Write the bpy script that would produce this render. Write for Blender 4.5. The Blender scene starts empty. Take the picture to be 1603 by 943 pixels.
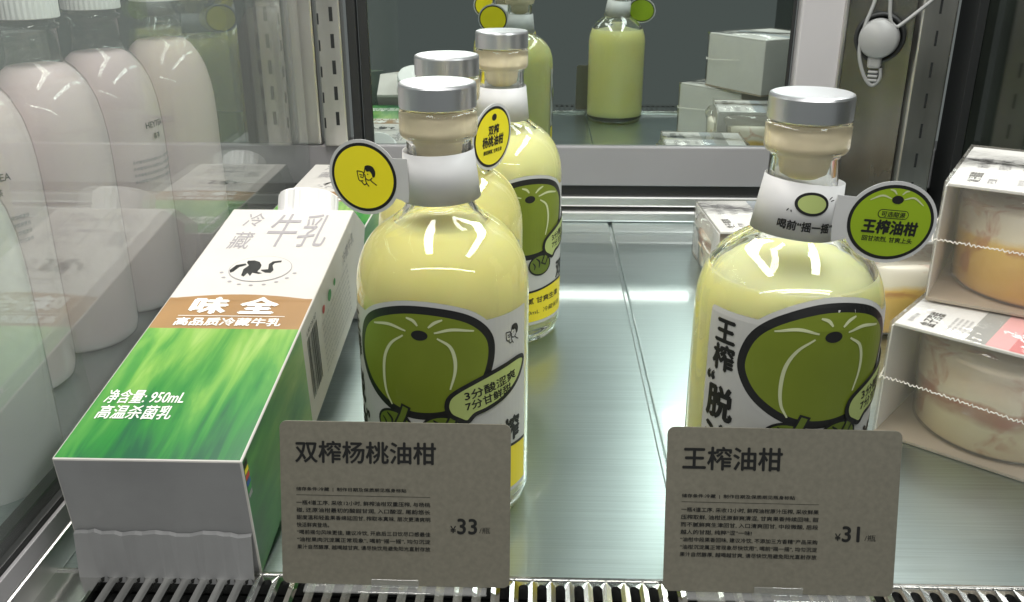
import bpy, bmesh, math, random
from mathutils import Vector, Matrix
random.seed(7)
U = 0.01                                   # every length below is in centimetres
R = math.radians
S = bpy.context.scene
C = S.collection

# ------------------------------------------------------------------ camera
cam = bpy.data.cameras.new('camera')
cam.sensor_width = 36.0
cam.lens = 36.0 * 1455 / 1603
cam.clip_start = 0.01
cam.clip_end = 60
co = bpy.data.objects.new('camera', cam)
C.objects.link(co)
co.location = (0, 0, 29 * U)
co.rotation_euler = (R(90 - 22), 0, R(1.7))
S.camera = co
# ------------------------------------------------------------------ world, lamps, exposure
w = bpy.data.worlds.new('World')
S.world = w
w.use_nodes = True
w.node_tree.nodes['Background'].inputs[0].default_value = (0.60, 0.66, 0.64, 1)
w.node_tree.nodes['Background'].inputs[1].default_value = 0.21


def lamp(name, loc, target, sx, sy, power, col):
    l = bpy.data.lights.new(name, 'AREA')
    l.shape = 'RECTANGLE'
    l.size = sx * U
    l.size_y = sy * U
    l.energy = power
    l.color = col
    o = bpy.data.objects.new(name, l)
    C.objects.link(o)
    o.location = Vector(loc) * U
    o.rotation_euler = (Vector(target) - Vector(loc)).to_track_quat('-Z', 'Y').to_euler()
    return o


lamp('left_light_strip', (-16, 56, 64), (-8, 56, 0), 72, 8, 4.3, (1.0, 0.965, 0.91))
lamp('right_light_strip', (30, 56, 64), (20, 56, 0), 72, 8, 4.3, (0.97, 1.0, 0.97))
lamp('front_light_strip', (4, 3, 45.5), (4, 60, 4), 90, 2.0, 1.15, (1.0, 0.98, 0.94))
S.view_settings.view_transform = 'Standard'
S.view_settings.look = 'None'
S.view_settings.exposure = 0.0
S.view_settings.gamma = 1.0
S.cycles.use_denoising = True
S.cycles.max_bounces = 24
S.cycles.transmission_bounces = 16
S.cycles.transparent_max_bounces = 32
S.cycles.glossy_bounces = 8
S.cycles.diffuse_bounces = 5
S.cycles.caustics_refractive = True
S.cycles.caustics_reflective = True
S.cycles.blur_glossy = 0.6
S.cycles.sample_clamp_indirect = 20.0


# ------------------------------------------------------------------ materials
def mat(name):
    m = bpy.data.materials.new(name)
    m.use_nodes = True
    nt = m.node_tree
    return m, nt, nt.nodes['Principled BSDF']


def simple(name, col, rough=0.5, metal=0.0, noise=0.0, nscale=60, bump=0.0, spec=0.5, coat=0.0, stretch=None):
    m, nt, p = mat(name)
    p.inputs['Base Color'].default_value = (*col, 1)
    p.inputs['Roughness'].default_value = rough
    p.inputs['Metallic'].default_value = metal
    p.inputs['Specular IOR Level'].default_value = spec
    p.inputs['Coat Weight'].default_value = coat
    p.inputs['Coat Roughness'].default_value = 0.08
    if noise or bump:
        tc = nt.nodes.new('ShaderNodeTexCoord')
        mp = nt.nodes.new('ShaderNodeMapping')
        if stretch:
            mp.inputs['Scale'].default_value = stretch
        nz = nt.nodes.new('ShaderNodeTexNoise')
        nz.inputs['Scale'].default_value = nscale
        nz.inputs['Detail'].default_value = 6
        nt.links.new(tc.outputs['Object'], mp.inputs['Vector'])
        nt.links.new(mp.outputs['Vector'], nz.inputs['Vector'])
        if noise:
            mx = nt.nodes.new('ShaderNodeMix')
            mx.data_type = 'RGBA'
            mx.inputs['A'].default_value = (*[max(0, c * (1 - noise)) for c in col], 1)
            mx.inputs['B'].default_value = (*[min(1, c * (1 + noise)) for c in col], 1)
            rm = nt.nodes.new('ShaderNodeMapRange')
            rm.inputs['From Min'].default_value = 0.3
            rm.inputs['From Max'].default_value = 0.7
            nt.links.new(nz.outputs['Fac'], rm.inputs['Value'])
            nt.links.new(rm.outputs['Result'], mx.inputs['Factor'])
            nt.links.new(mx.outputs['Result'], p.inputs['Base Color'])
        if bump:
            b = nt.nodes.new('ShaderNodeBump')
            b.inputs['Strength'].default_value = bump
            b.inputs['Distance'].default_value = 0.001
            nt.links.new(nz.outputs['Fac'], b.inputs['Height'])
            nt.links.new(b.outputs['Normal'], p.inputs['Normal'])
    return m


def thin_glass(name, tint, ior=1.5, rough=0.0, haze=0.0, hazecol=(0.8, 0.8, 0.8), bump=0.0, bscale=40):
    """sheet glass or clear film: what is behind shows straight through, the surface mirrors by Fresnel"""
    m, nt, p = mat(name)
    out = nt.nodes['Material Output']
    nt.nodes.remove(p)
    tr = nt.nodes.new('ShaderNodeBsdfTransparent')
    tr.inputs[0].default_value = (*tint, 1)
    gl = nt.nodes.new('ShaderNodeBsdfGlossy')
    gl.inputs['Roughness'].default_value = rough
    # Schlick's Fresnel from |N.I|, equal from both faces of the sheet
    ge = nt.nodes.new('ShaderNodeNewGeometry')
    fr = nt.nodes.new('ShaderNodeVectorMath')
    fr.operation = 'DOT_PRODUCT'
    nt.links.new(ge.outputs['Normal'], fr.inputs[0])
    nt.links.new(ge.outputs['Incoming'], fr.inputs[1])
    prev = fr.outputs['Value']
    f0 = ((ior - 1) / (ior + 1)) ** 2
    for op, val in (('ABSOLUTE', None), ('SUBTRACT', 1.0), ('POWER', 5.0), ('MULTIPLY_ADD', 1 - f0)):
        q = nt.nodes.new('ShaderNodeMath')
        q.operation = op
        q.use_clamp = op != 'ABSOLUTE'
        if op == 'SUBTRACT':
            q.inputs[0].default_value = 1.0
            nt.links.new(prev, q.inputs[1])
        else:
            nt.links.new(prev, q.inputs[0])
            if val is not None:
                q.inputs[1].default_value = val
            if op == 'MULTIPLY_ADD':
                q.inputs[2].default_value = f0
        prev = q.outputs[0]
    mx = nt.nodes.new('ShaderNodeMixShader')
    nt.links.new(prev, mx.inputs[0])
    last = tr
    if haze:
        df = nt.nodes.new('ShaderNodeBsdfDiffuse')
        df.inputs[0].default_value = (*hazecol, 1)
        m2 = nt.nodes.new('ShaderNodeMixShader')
        m2.inputs[0].default_value = haze
        nt.links.new(tr.outputs[0], m2.inputs[1])
        nt.links.new(df.outputs[0], m2.inputs[2])
        last = m2
    nt.links.new(last.outputs[0], mx.inputs[1])
    nt.links.new(gl.outputs[0], mx.inputs[2])
    nt.links.new(mx.outputs[0], out.inputs[0])
    if bump:
        tc = nt.nodes.new('ShaderNodeTexCoord')
        nz = nt.nodes.new('ShaderNodeTexNoise')
        nz.inputs['Scale'].default_value = bscale
        nz.inputs['Detail'].default_value = 3
        b = nt.nodes.new('ShaderNodeBump')
        b.inputs['Strength'].default_value = bump
        b.inputs['Distance'].default_value = 0.004
        nt.links.new(tc.outputs['Object'], nz.inputs['Vector'])
        nt.links.new(nz.outputs['Fac'], b.inputs['Height'])
        nt.links.new(b.outputs['Normal'], gl.inputs['Normal'])
        nt.links.new(b.outputs['Normal'], fr.inputs[0])
    return m


def clear_glass(name, col=(1, 1, 1), ior=1.47):
    m, nt, p = mat(name)
    p.inputs['Base Color'].default_value = (*col, 1)
    p.inputs['Roughness'].default_value = 0.0
    p.inputs['IOR'].default_value = ior
    p.inputs['Transmission Weight'].default_value = 1.0
    return m


def juice_mat(name, col, deep, sss=0.9):
    m, nt, p = mat(name)
    tc = nt.nodes.new('ShaderNodeTexCoord')
    nz = nt.nodes.new('ShaderNodeTexNoise')
    nz.inputs['Scale'].default_value = 30
    nz.inputs['Detail'].default_value = 5
    mx = nt.nodes.new('ShaderNodeMix')
    mx.data_type = 'RGBA'
    mx.inputs['A'].default_value = (*col, 1)
    mx.inputs['B'].default_value = (*deep, 1)
    nt.links.new(tc.outputs['Object'], nz.inputs['Vector'])
    nt.links.new(nz.outputs['Fac'], mx.inputs['Factor'])
    nt.links.new(mx.outputs['Result'], p.inputs['Base Color'])
    p.inputs['Roughness'].default_value = 0.35
    p.inputs['Specular IOR Level'].default_value = 0.15
    p.inputs['Subsurface Weight'].default_value = sss
    p.inputs['Subsurface Radius'].default_value = (1.0, 0.9, 0.5)
    p.inputs['Subsurface Scale'].default_value = 0.016
    return m


def steel_mat(name, col, rough, stretch, bump=0.12, vary=1.0, coat=0.0):
    m, nt, p = mat(name)
    tc = nt.nodes.new('ShaderNodeTexCoord')
    mp = nt.nodes.new('ShaderNodeMapping')
    mp.inputs['Scale'].default_value = stretch
    nz = nt.nodes.new('ShaderNodeTexNoise')
    nz.inputs['Scale'].default_value = 8
    nz.inputs['Detail'].default_value = 8
    nt.links.new(tc.outputs['Object'], mp.inputs['Vector'])
    nt.links.new(mp.outputs['Vector'], nz.inputs['Vector'])
    n2 = nt.nodes.new('ShaderNodeTexNoise')
    n2.inputs['Scale'].default_value = 9
    n2.inputs['Detail'].default_value = 4
    nt.links.new(tc.outputs['Object'], n2.inputs['Vector'])
    ma = nt.nodes.new('ShaderNodeMath')
    ma.operation = 'ADD'
    nt.links.new(nz.outputs['Fac'], ma.inputs[0])
    nt.links.new(n2.outputs['Fac'], ma.inputs[1])
    mr = nt.nodes.new('ShaderNodeMapRange')
    mr.inputs['From Min'].default_value = 0.6
    mr.inputs['From Max'].default_value = 1.4
    mr.inputs['To Min'].default_value = rough * (1 - .25 * vary)
    mr.inputs['To Max'].default_value = rough * (1 + .3 * vary)
    nt.links.new(ma.outputs[0], mr.inputs['Value'])
    nt.links.new(mr.outputs['Result'], p.inputs['Roughness'])
    mx = nt.nodes.new('ShaderNodeMix')
    mx.data_type = 'RGBA'
    mx.inputs['A'].default_value = (*[c * (1 - .18 * vary) for c in col], 1)
    mx.inputs['B'].default_value = (*[min(1, c * (1 + .12 * vary)) for c in col], 1)
    fm = nt.nodes.new('ShaderNodeMapRange')
    fm.inputs['From Min'].default_value = 0.36
    fm.inputs['From Max'].default_value = 0.64
    nt.links.new(nz.outputs['Fac'], fm.inputs['Value'])
    nt.links.new(fm.outputs['Result'], mx.inputs['Factor'])
    nt.links.new(mx.outputs['Result'], p.inputs['Base Color'])
    p.inputs['Metallic'].default_value = 1.0
    p.inputs['Coat Weight'].default_value = coat
    p.inputs['Coat Roughness'].default_value = 0.05
    b = nt.nodes.new('ShaderNodeBump')
    b.inputs['Strength'].default_value = bump
    b.inputs['Distance'].default_value = 0.0006
    nt.links.new(nz.outputs['Fac'], b.inputs['Height'])
    nt.links.new(b.outputs['Normal'], p.inputs['Normal'])
    return m


def grass_print(name):
    """the printed meadow on the milk carton: slanted blades of several greens"""
    m, nt, p = mat(name)
    tc = nt.nodes.new('ShaderNodeTexCoord')
    mp = nt.nodes.new('ShaderNodeMapping')
    mp.inputs['Rotation'].default_value = (0, 0, R(-24))
    mp.inputs['Scale'].default_value = (95, 11, 40)
    nz = nt.nodes.new('ShaderNodeTexNoise')
    nz.inputs['Scale'].default_value = 1.0
    nz.inputs['Detail'].default_value = 5
    nz.inputs['Distortion'].default_value = 0.6
    nt.links.new(tc.outputs['Object'], mp.inputs['Vector'])
    nt.links.new(mp.outputs['Vector'], nz.inputs['Vector'])
    sp = nt.nodes.new('ShaderNodeSeparateXYZ')
    nt.links.new(tc.outputs['Object'], sp.inputs[0])
    mr = nt.nodes.new('ShaderNodeMapRange')          # printed gradient: deep green low on the panel, lime high on it
    mr.inputs['From Min'].default_value = 0.0
    mr.inputs['From Max'].default_value = 11.5 * U
    mr.inputs['To Min'].default_value = -0.22
    mr.inputs['To Max'].default_value = 0.17
    nt.links.new(sp.outputs['Y'], mr.inputs['Value'])
    ad = nt.nodes.new('ShaderNodeMath')
    ad.operation = 'ADD'
    nt.links.new(nz.outputs['Fac'], ad.inputs[0])
    nt.links.new(mr.outputs['Result'], ad.inputs[1])
    cr = nt.nodes.new('ShaderNodeValToRGB')
    e = cr.color_ramp.elements
    e[0].position = 0.22
    e[0].color = (0.004, 0.09, 0.035, 1)
    e[1].position = 0.85
    e[1].color = (0.40, 0.55, 0.17, 1)
    for pos, c in ((0.38, (0.018, 0.20, 0.03)), (0.52, (0.07, 0.28, 0.045)), (0.66, (0.19, 0.40, 0.07))):
        k = cr.color_ramp.elements.new(pos)
        k.color = (*c, 1)
    nt.links.new(ad.outputs[0], cr.inputs[0])
    nt.links.new(cr.outputs[0], p.inputs['Base Color'])
    p.inputs['Roughness'].default_value = 0.32
    p.inputs['Coat Weight'].default_value = 0.3
    p.inputs['Coat Roughness'].default_value = 0.2
    return m


def cake_mat(name, stops, nscale):
    """cake seen in its cup: mottled layers by height plus streaks of jam"""
    m, nt, p = mat(name)
    tc = nt.nodes.new('ShaderNodeTexCoord')
    sp = nt.nodes.new('ShaderNodeSeparateXYZ')
    nt.links.new(tc.outputs['Object'], sp.inputs[0])
    mp = nt.nodes.new('ShaderNodeMapping')
    mp.inputs['Scale'].default_value = (1, 1, 1.8)
    nz = nt.nodes.new('ShaderNodeTexNoise')
    nz.inputs['Scale'].default_value = nscale
    nz.inputs['Detail'].default_value = 4
    nt.links.new(tc.outputs['Object'], mp.inputs['Vector'])
    nt.links.new(mp.outputs['Vector'], nz.inputs['Vector'])
    a = nt.nodes.new('ShaderNodeMath')
    a.operation = 'MULTIPLY_ADD'
    nt.links.new(sp.outputs['Z'], a.inputs[0])
    a.inputs[1].default_value = 1 / (6.2 * U)
    a.inputs[2].default_value = -0.12
    b = nt.nodes.new('ShaderNodeMath')
    b.operation = 'MULTIPLY_ADD'
    nt.links.new(nz.outputs['Fac'], b.inputs[0])
    b.inputs[1].default_value = 0.24
    nt.links.new(a.outputs[0], b.inputs[2])
    cr = nt.nodes.new('ShaderNodeValToRGB')
    els = cr.color_ramp.elements
    els[0].position, els[0].color = stops[0][0], (*stops[0][1], 1)
    els[1].position, els[1].color = stops[-1][0], (*stops[-1][1], 1)
    for pos, c in stops[1:-1]:
        els.new(pos).color = (*c, 1)
    nt.links.new(b.outputs[0], cr.inputs[0])
    n2 = nt.nodes.new('ShaderNodeTexNoise')
    n2.inputs['Scale'].default_value = nscale * 1.1
    n2.inputs['Detail'].default_value = 6
    n2.inputs['Distortion'].default_value = 1.2
    nt.links.new(tc.outputs['Object'], n2.inputs['Vector'])
    r2 = nt.nodes.new('ShaderNodeMapRange')
    r2.inputs['From Min'].default_value = 0.53
    r2.inputs['From Max'].default_value = 0.66
    r2.inputs['To Max'].default_value = 0.6
    nt.links.new(n2.outputs['Fac'], r2.inputs['Value'])
    mx = nt.nodes.new('ShaderNodeMix')
    mx.data_type = 'RGBA'
    mx.inputs['B'].default_value = (0.52, 0.15, 0.07, 1)
    nt.links.new(r2.outputs['Result'], mx.inputs['Factor'])
    nt.links.new(cr.outputs[0], mx.inputs['A'])
    nt.links.new(mx.outputs['Result'], p.inputs['Base Color'])
    p.inputs['Roughness'].default_value = 0.45
    return m


M_shelf = steel_mat('brushed_shelf_steel', (0.48, 0.56, 0.555), 0.32, (1.2, 130, 1), 0.04, 0.5, 0.6)
M_chrome = steel_mat('grille_steel', (0.72, 0.72, 0.70), 0.18, (8, 0.7, 1), 0.03)
M_post = steel_mat('post_steel', (0.66, 0.65, 0.62), 0.33, (3, 3, 0.6), 0.01)
M_dullsteel = steel_mat('dull_steel', (0.26, 0.26, 0.25), 0.24, (3, 3, 0.8), 0.01)
M_black = simple('black_void', (0.006, 0.007, 0.007), 0.7)
M_gasket = simple('black_rubber', (0.012, 0.013, 0.013), 0.5)
M_frame = simple('white_enamel_metal', (0.265, 0.258, 0.265), 0.38, noise=0.05, nscale=9)
M_stile = simple('pale_enamel_stile', (0.42, 0.40, 0.405), 0.38, noise=0.05, nscale=9)
M_alu = steel_mat('aluminium_rail', (0.62, 0.62, 0.61), 0.34, (0.5, 3, 3), 0.0, 0.4)
m, nt, p = mat('dark_mirror_glass')
p.inputs['Base Color'].default_value = (0.53, 0.59, 0.565, 1)
p.inputs['Metallic'].default_value = 1.0
p.inputs['Roughness'].default_value = 0.015
M_mirror = m
M_sideglass = simple('dark_side_glass', (0.014, 0.018, 0.014), 0.08, noise=0.5, nscale=6, spec=0.7)
M_pane = thin_glass('divider_glass', (0.93, 0.96, 0.945), 1.68, 0.0, 0.07, (0.85, 0.85, 0.85))
M_film = thin_glass('clear_wrap_film', (0.94, 0.94, 0.93), 1.5, 0.07, 0.10, (0.9, 0.84, 0.75), 0.6, 45)
M_acryl = thin_glass('clear_acrylic', (0.95, 0.96, 0.95), 1.49, 0.0, 0.14)
M_cup = thin_glass('cup_plastic', (0.96, 0.95, 0.93), 1.45, 0.05, 0.05, (0.9, 0.85, 0.78))
M_pet = thin_glass('clear_bottle_plastic', (0.97, 0.97, 0.97), 1.5, 0.03, 0.02)
M_glass = clear_glass('bottle_glass', (0.985, 1.0, 0.99))
M_juice = juice_mat('pale_yellow_juice', (0.95, 0.90, 0.46), (0.93, 0.84, 0.34))
M_juice2 = juice_mat('pale_green_yellow_juice', (0.95, 0.94, 0.56), (0.93, 0.88, 0.38))
M_pink = juice_mat('pinkish_milk_drink', (0.84, 0.70, 0.715), (0.78, 0.62, 0.64), 0.2)
M_palegreen = juice_mat('pale_green_milk_drink', (0.80, 0.76, 0.76), (0.76, 0.72, 0.72), 0.2)
M_cork = simple('cream_stopper', (0.92, 0.79, 0.55), 0.45, noise=0.06, nscale=90)
M_cap = simple('satin_silver_cap', (0.70, 0.71, 0.73), 0.30, metal=0.92, bump=0.02, nscale=500, stretch=(1, 1, 0.03))
M_captop = simple('white_plastic_cap', (0.80, 0.80, 0.80), 0.35)
M_paper = simple('white_paper', (0.57, 0.57, 0.57), 0.5, noise=0.03, nscale=80)
M_label = simple('label_paper', (0.49, 0.49, 0.47), 0.42, noise=0.02, nscale=80)
M_ink = simple('black_ink', (0.012, 0.012, 0.012), 0.45)
M_greyink = simple('grey_ink', (0.30, 0.29, 0.31), 0.5)
M_faint = simple('pale_grey_ink', (0.33, 0.31, 0.325), 0.5)
M_white = simple('white_ink', (0.86, 0.86, 0.82), 0.45)
M_fruit = simple('fruit_green_ink', (0.175, 0.225, 0.018), 0.42, noise=0.12, nscale=18)
M_vein = simple('pale_vein_ink', (0.56, 0.60, 0.36), 0.45)
M_lime = simple('pale_lime_ink', (0.42, 0.50, 0.17), 0.45)
M_leaf = simple('leaf_green_ink', (0.12, 0.17, 0.018), 0.45)
M_yellow = simple('yellow_ink', (0.80, 0.66, 0.015), 0.4)
M_tagyellow = simple('tag_yellow_ink', (0.90, 0.78, 0.02), 0.35)
M_taggreen = simple('tag_green_ink', (0.28, 0.41, 0.016), 0.35, noise=0.05, nscale=30)
M_carton = simple('carton_white_board', (0.60, 0.575, 0.545), 0.42, noise=0.02, nscale=40)
M_cartonbaseshade = simple('shaded_carton_base', (0.33, 0.33, 0.335), 0.42, noise=0.12, nscale=22, bump=0.6)  # white board again, darkened in colour for the shade on the base
M_cartonbrown = simple('carton_brown_band', (0.34, 0.195, 0.08), 0.4, noise=0.06, nscale=40)
M_grass = grass_print('meadow_print')
M_red = simple('red_ink', (0.55, 0.06, 0.05), 0.5)
M_dotgreen = simple('green_dot_ink', (0.05, 0.30, 0.08), 0.5)
M_blueink = simple('blue_ink', (0.03, 0.10, 0.35), 0.5)
M_tag = simple('grey_brown_card', (0.195, 0.182, 0.143), 0.5, noise=0.10, nscale=420, coat=0.12)
M_card = simple('box_card', (0.78, 0.765, 0.755), 0.5, noise=0.03, nscale=40)
M_kraft = simple('kraft_tray_card', (0.46, 0.38, 0.30), 0.6, noise=0.06, nscale=40)
M_stripegrey = simple('stripe_grey', (0.34, 0.34, 0.33), 0.5)
M_stripepink = simple('stripe_pink', (0.80, 0.40, 0.41), 0.5)
M_stripered = simple('stripe_red', (0.64, 0.19, 0.20), 0.5)
M_stripeblue = simple('stripe_blue_grey', (0.38, 0.42, 0.47), 0.5)
M_cakea = cake_mat('layered_cream_cake', [(0.0, (0.86, 0.74, 0.50)), (0.36, (0.88, 0.78, 0.54)), (0.47, (0.46, 0.22, 0.14)), (0.53, (0.60, 0.36, 0.24)), (0.57, (0.90, 0.82, 0.66)), (0.78, (0.84, 0.70, 0.56)), (1.0, (0.92, 0.86, 0.76))], 36)
M_cakeb = cake_mat('yellow_cream_cake', [(0.0, (0.86, 0.50, 0.22)), (0.12, (0.94, 0.58, 0.12)), (0.60, (0.95, 0.66, 0.18)), (0.68, (0.92, 0.86, 0.70)), (1.0, (0.92, 0.88, 0.80))], 34)
M_plug = simple('light_grey_plastic', (0.27, 0.27, 0.265), 0.4)
M_seam = simple('crimped_film_seam', (0.84, 0.80, 0.74), 0.3)


# ------------------------------------------------------------------ object helpers
def obj(name, bm, mats, parent=None, smooth=False, loc=None):
    """link a bmesh (built in cm) as ONE mesh object"""
    bmesh.ops.scale(bm, vec=(U, U, U), verts=bm.verts)
    me = bpy.data.meshes.new(name)
    bm.to_mesh(me)
    bm.free()
    for m_ in (mats if isinstance(mats, (list, tuple)) else [mats]):
        me.materials.append(m_)
    if smooth:
        for f in me.polygons:
            f.use_smooth = True
    o = bpy.data.objects.new(name, me)
    C.objects.link(o)
    if parent is not None:
        o.parent = parent
    if loc:
        o.location = Vector(loc) * U
    return o


def thing(name, label, cat, loc=(0, 0, 0), rot=(0, 0, 0), group=None):
    o = bpy.data.objects.new(name, None)
    o.empty_display_size = 0.02
    C.objects.link(o)
    o.location = Vector(loc) * U
    o.rotation_euler = rot
    tag(o, label, cat, group)
    return o


def tag(o, label, cat, group=None):
    o['label'] = label
    o['category'] = cat
    if group:
        o['group'] = group
    return o


def struct(name, bm, m_, smooth=False):
    o = obj(name, bm, m_, None, smooth)
    o['kind'] = 'structure'
    return o


def copy_tree(o, parent=None):
    c = o.copy()
    C.objects.link(c)
    if parent is not None:
        c.parent = parent
    for ch in list(o.children):
        copy_tree(ch, c)
    return c


def bm_box(bm, x0, x1, y0, y1, z0, z1, bevel=0.0, mi=0, seg=2):
    r = bmesh.ops.create_cube(bm, size=1)
    vs = r['verts']
    for v in vs:
        v.co = Vector((x0 + (v.co.x + .5) * (x1 - x0), y0 + (v.co.y + .5) * (y1 - y0), z0 + (v.co.z + .5) * (z1 - z0)))
    fs = {f for v in vs for f in v.link_faces}
    for f in fs:
        f.material_index = mi
    if bevel:
        es = list({e for v in vs for e in v.link_edges})
        rb = bmesh.ops.bevel(bm, geom=es, offset=bevel, segments=seg, affect='EDGES', profile=0.5)
        for f in rb['faces']:
            f.material_index = mi


def box(x0, x1, y0, y1, z0, z1, bevel=0.0):
    bm = bmesh.new()
    bm_box(bm, x0, x1, y0, y1, z0, z1, bevel)
    return bm


def lathe(prof, seg=72, bm=None, wobble=None):
    bm = bm or bmesh.new()
    rings = []
    for r, z in prof:
        if r <= 1e-6:
            rings.append([bm.verts.new((0, 0, z))])
        else:
            rings.append([bm.verts.new((r * math.cos(2 * math.pi * i / seg), r * math.sin(2 * math.pi * i / seg), z)) for i in range(seg)])
    for a, b in zip(rings, rings[1:]):
        for i in range(seg):
            j = (i + 1) % seg
            if len(a) == 1 and len(b) == 1:
                continue
            if len(a) == 1:
                bm.faces.new((a[0], b[j], b[i]))
            elif len(b) == 1:
                bm.faces.new((a[i], a[j], b[0]))
            else:
                bm.faces.new((a[i], a[j], b[j], b[i]))
    bmesh.ops.recalc_face_normals(bm, faces=bm.faces)
    return bm


def tube(pts, r, seg=10, bm=None, closed=False):
    bm = bm or bmesh.new()
    pts = [Vector(p) for p in pts]
    rings = []
    n = len(pts)
    prev = None
    for i, p in enumerate(pts):
        if closed:
            t = (pts[(i + 1) % n] - pts[i - 1]).normalized()
        else:
            t = (pts[min(i + 1, n - 1)] - pts[max(i - 1, 0)]).normalized()
        if prev is None:
            a = t.orthogonal().normalized()
        else:
            a = (prev - t * prev.dot(t)).normalized()
        prev = a
        b = t.cross(a)
        rings.append([bm.verts.new(p + (a * math.cos(2 * math.pi * k / seg) + b * math.sin(2 * math.pi * k / seg)) * r) for k in range(seg)])
    pairs = list(zip(rings, rings[1:])) + ([(rings[-1], rings[0])] if closed else [])
    for a, b in pairs:
        for k in range(seg):
            j = (k + 1) % seg
            bm.faces.new((a[k], a[j], b[j], b[k]))
    if not closed:
        bm.faces.new(rings[0][::-1])
        bm.faces.new(rings[-1])
    return bm


def spline(pts, n=8, closed=False):
    """Catmull-Rom through the points (2D or 3D)"""
    P = [Vector(p) for p in pts]
    N = len(P)
    out = []
    rng = range(N) if closed else range(N - 1)
    for i in rng:
        p0 = P[i - 1] if (closed or i > 0) else P[0] * 2 - P[1]
        p1 = P[i]
        p2 = P[(i + 1) % N]
        p3 = P[(i + 2) % N] if (closed or i + 2 < N) else P[-1] * 2 - P[-2]
        for k in range(n):
            t = k / n
            out.append(0.5 * ((2 * p1) + (p2 - p0) * t + (2 * p0 - 5 * p1 + 4 * p2 - p3) * t * t + (3 * p1 - p0 - 3 * p2 + p3) * t ** 3))
    if not closed:
        out.append(P[-1])
    return out


def offset_poly(P, d):
    n = len(P)
    area = sum(P[i].x * P[(i + 1) % n].y - P[(i + 1) % n].x * P[i].y for i in range(n))
    s = 1 if area > 0 else -1
    o = []
    for i in range(n):
        t = P[(i + 1) % n] - P[i - 1]
        if t.length < 1e-9:
            o.append(P[i].copy())
            continue
        t.normalize()
        o.append(P[i] + Vector((t.y, -t.x)) * d * s)
    return o


def ellipse(cx, cy, a, b, n=40, rot=0.0):
    c, s = math.cos(rot), math.sin(rot)
    return [Vector((cx + a * math.cos(t) * c - b * math.sin(t) * s, cy + a * math.cos(t) * s + b * math.sin(t) * c)) for t in (2 * math.pi * k / n for k in range(n))]


def stroke(pts, wd, taper=True, n=8):
    """a brush stroke as a closed outline"""
    L = spline([Vector(p) for p in pts], n)
    m_ = len(L)
    up, dn = [], []
    for i, p in enumerate(L):
        t = (L[min(i + 1, m_ - 1)] - L[max(i - 1, 0)]).normalized()
        h = wd / 2 * ((0.45 + 0.55 * math.sin(math.pi * min(1, max(0, (i + .6) / m_)))) if taper else 1)
        nrm = Vector((-t.y, t.x))
        up.append(p + nrm * h)
        dn.append(p - nrm * h)
    return up + dn[::-1]


def rect2(x0, x1, y0, y1, r=0.0, n=5):
    if r <= 0:
        return [Vector(p) for p in ((x0, y0), (x1, y0), (x1, y1), (x0, y1))]
    o = []
    for cx, cy, a0 in ((x1 - r, y0 + r, -90), (x1 - r, y1 - r, 0), (x0 + r, y1 - r, 90), (x0 + r, y0 + r, 180)):
        for k in range(n + 1):
            a = R(a0 + 90 * k / n)
            o.append(Vector((cx + r * math.cos(a), cy + r * math.sin(a))))
    return o


_text_cache = {}


def text_mesh(body, bold):
    key = (body, bold)
    if key not in _text_cache:
        cu = bpy.data.curves.new('lettering', 'FONT')
        cu.body = body
        cu.size = 1.0
        cu.resolution_u = 3
        cu.offset = bold
        to = bpy.data.objects.new('lettering', cu)
        C.objects.link(to)
        dg = bpy.context.evaluated_depsgraph_get()
        me = bpy.data.meshes.new_from_object(to.evaluated_get(dg))
        bpy.data.objects.remove(to)
        bpy.data.curves.remove(cu)
        xs = [v.co.x for v in me.vertices]
        ys = [v.co.y for v in me.vertices]
        _text_cache[key] = (me, min(xs), max(xs), min(ys), max(ys))
    return _text_cache[key]


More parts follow.
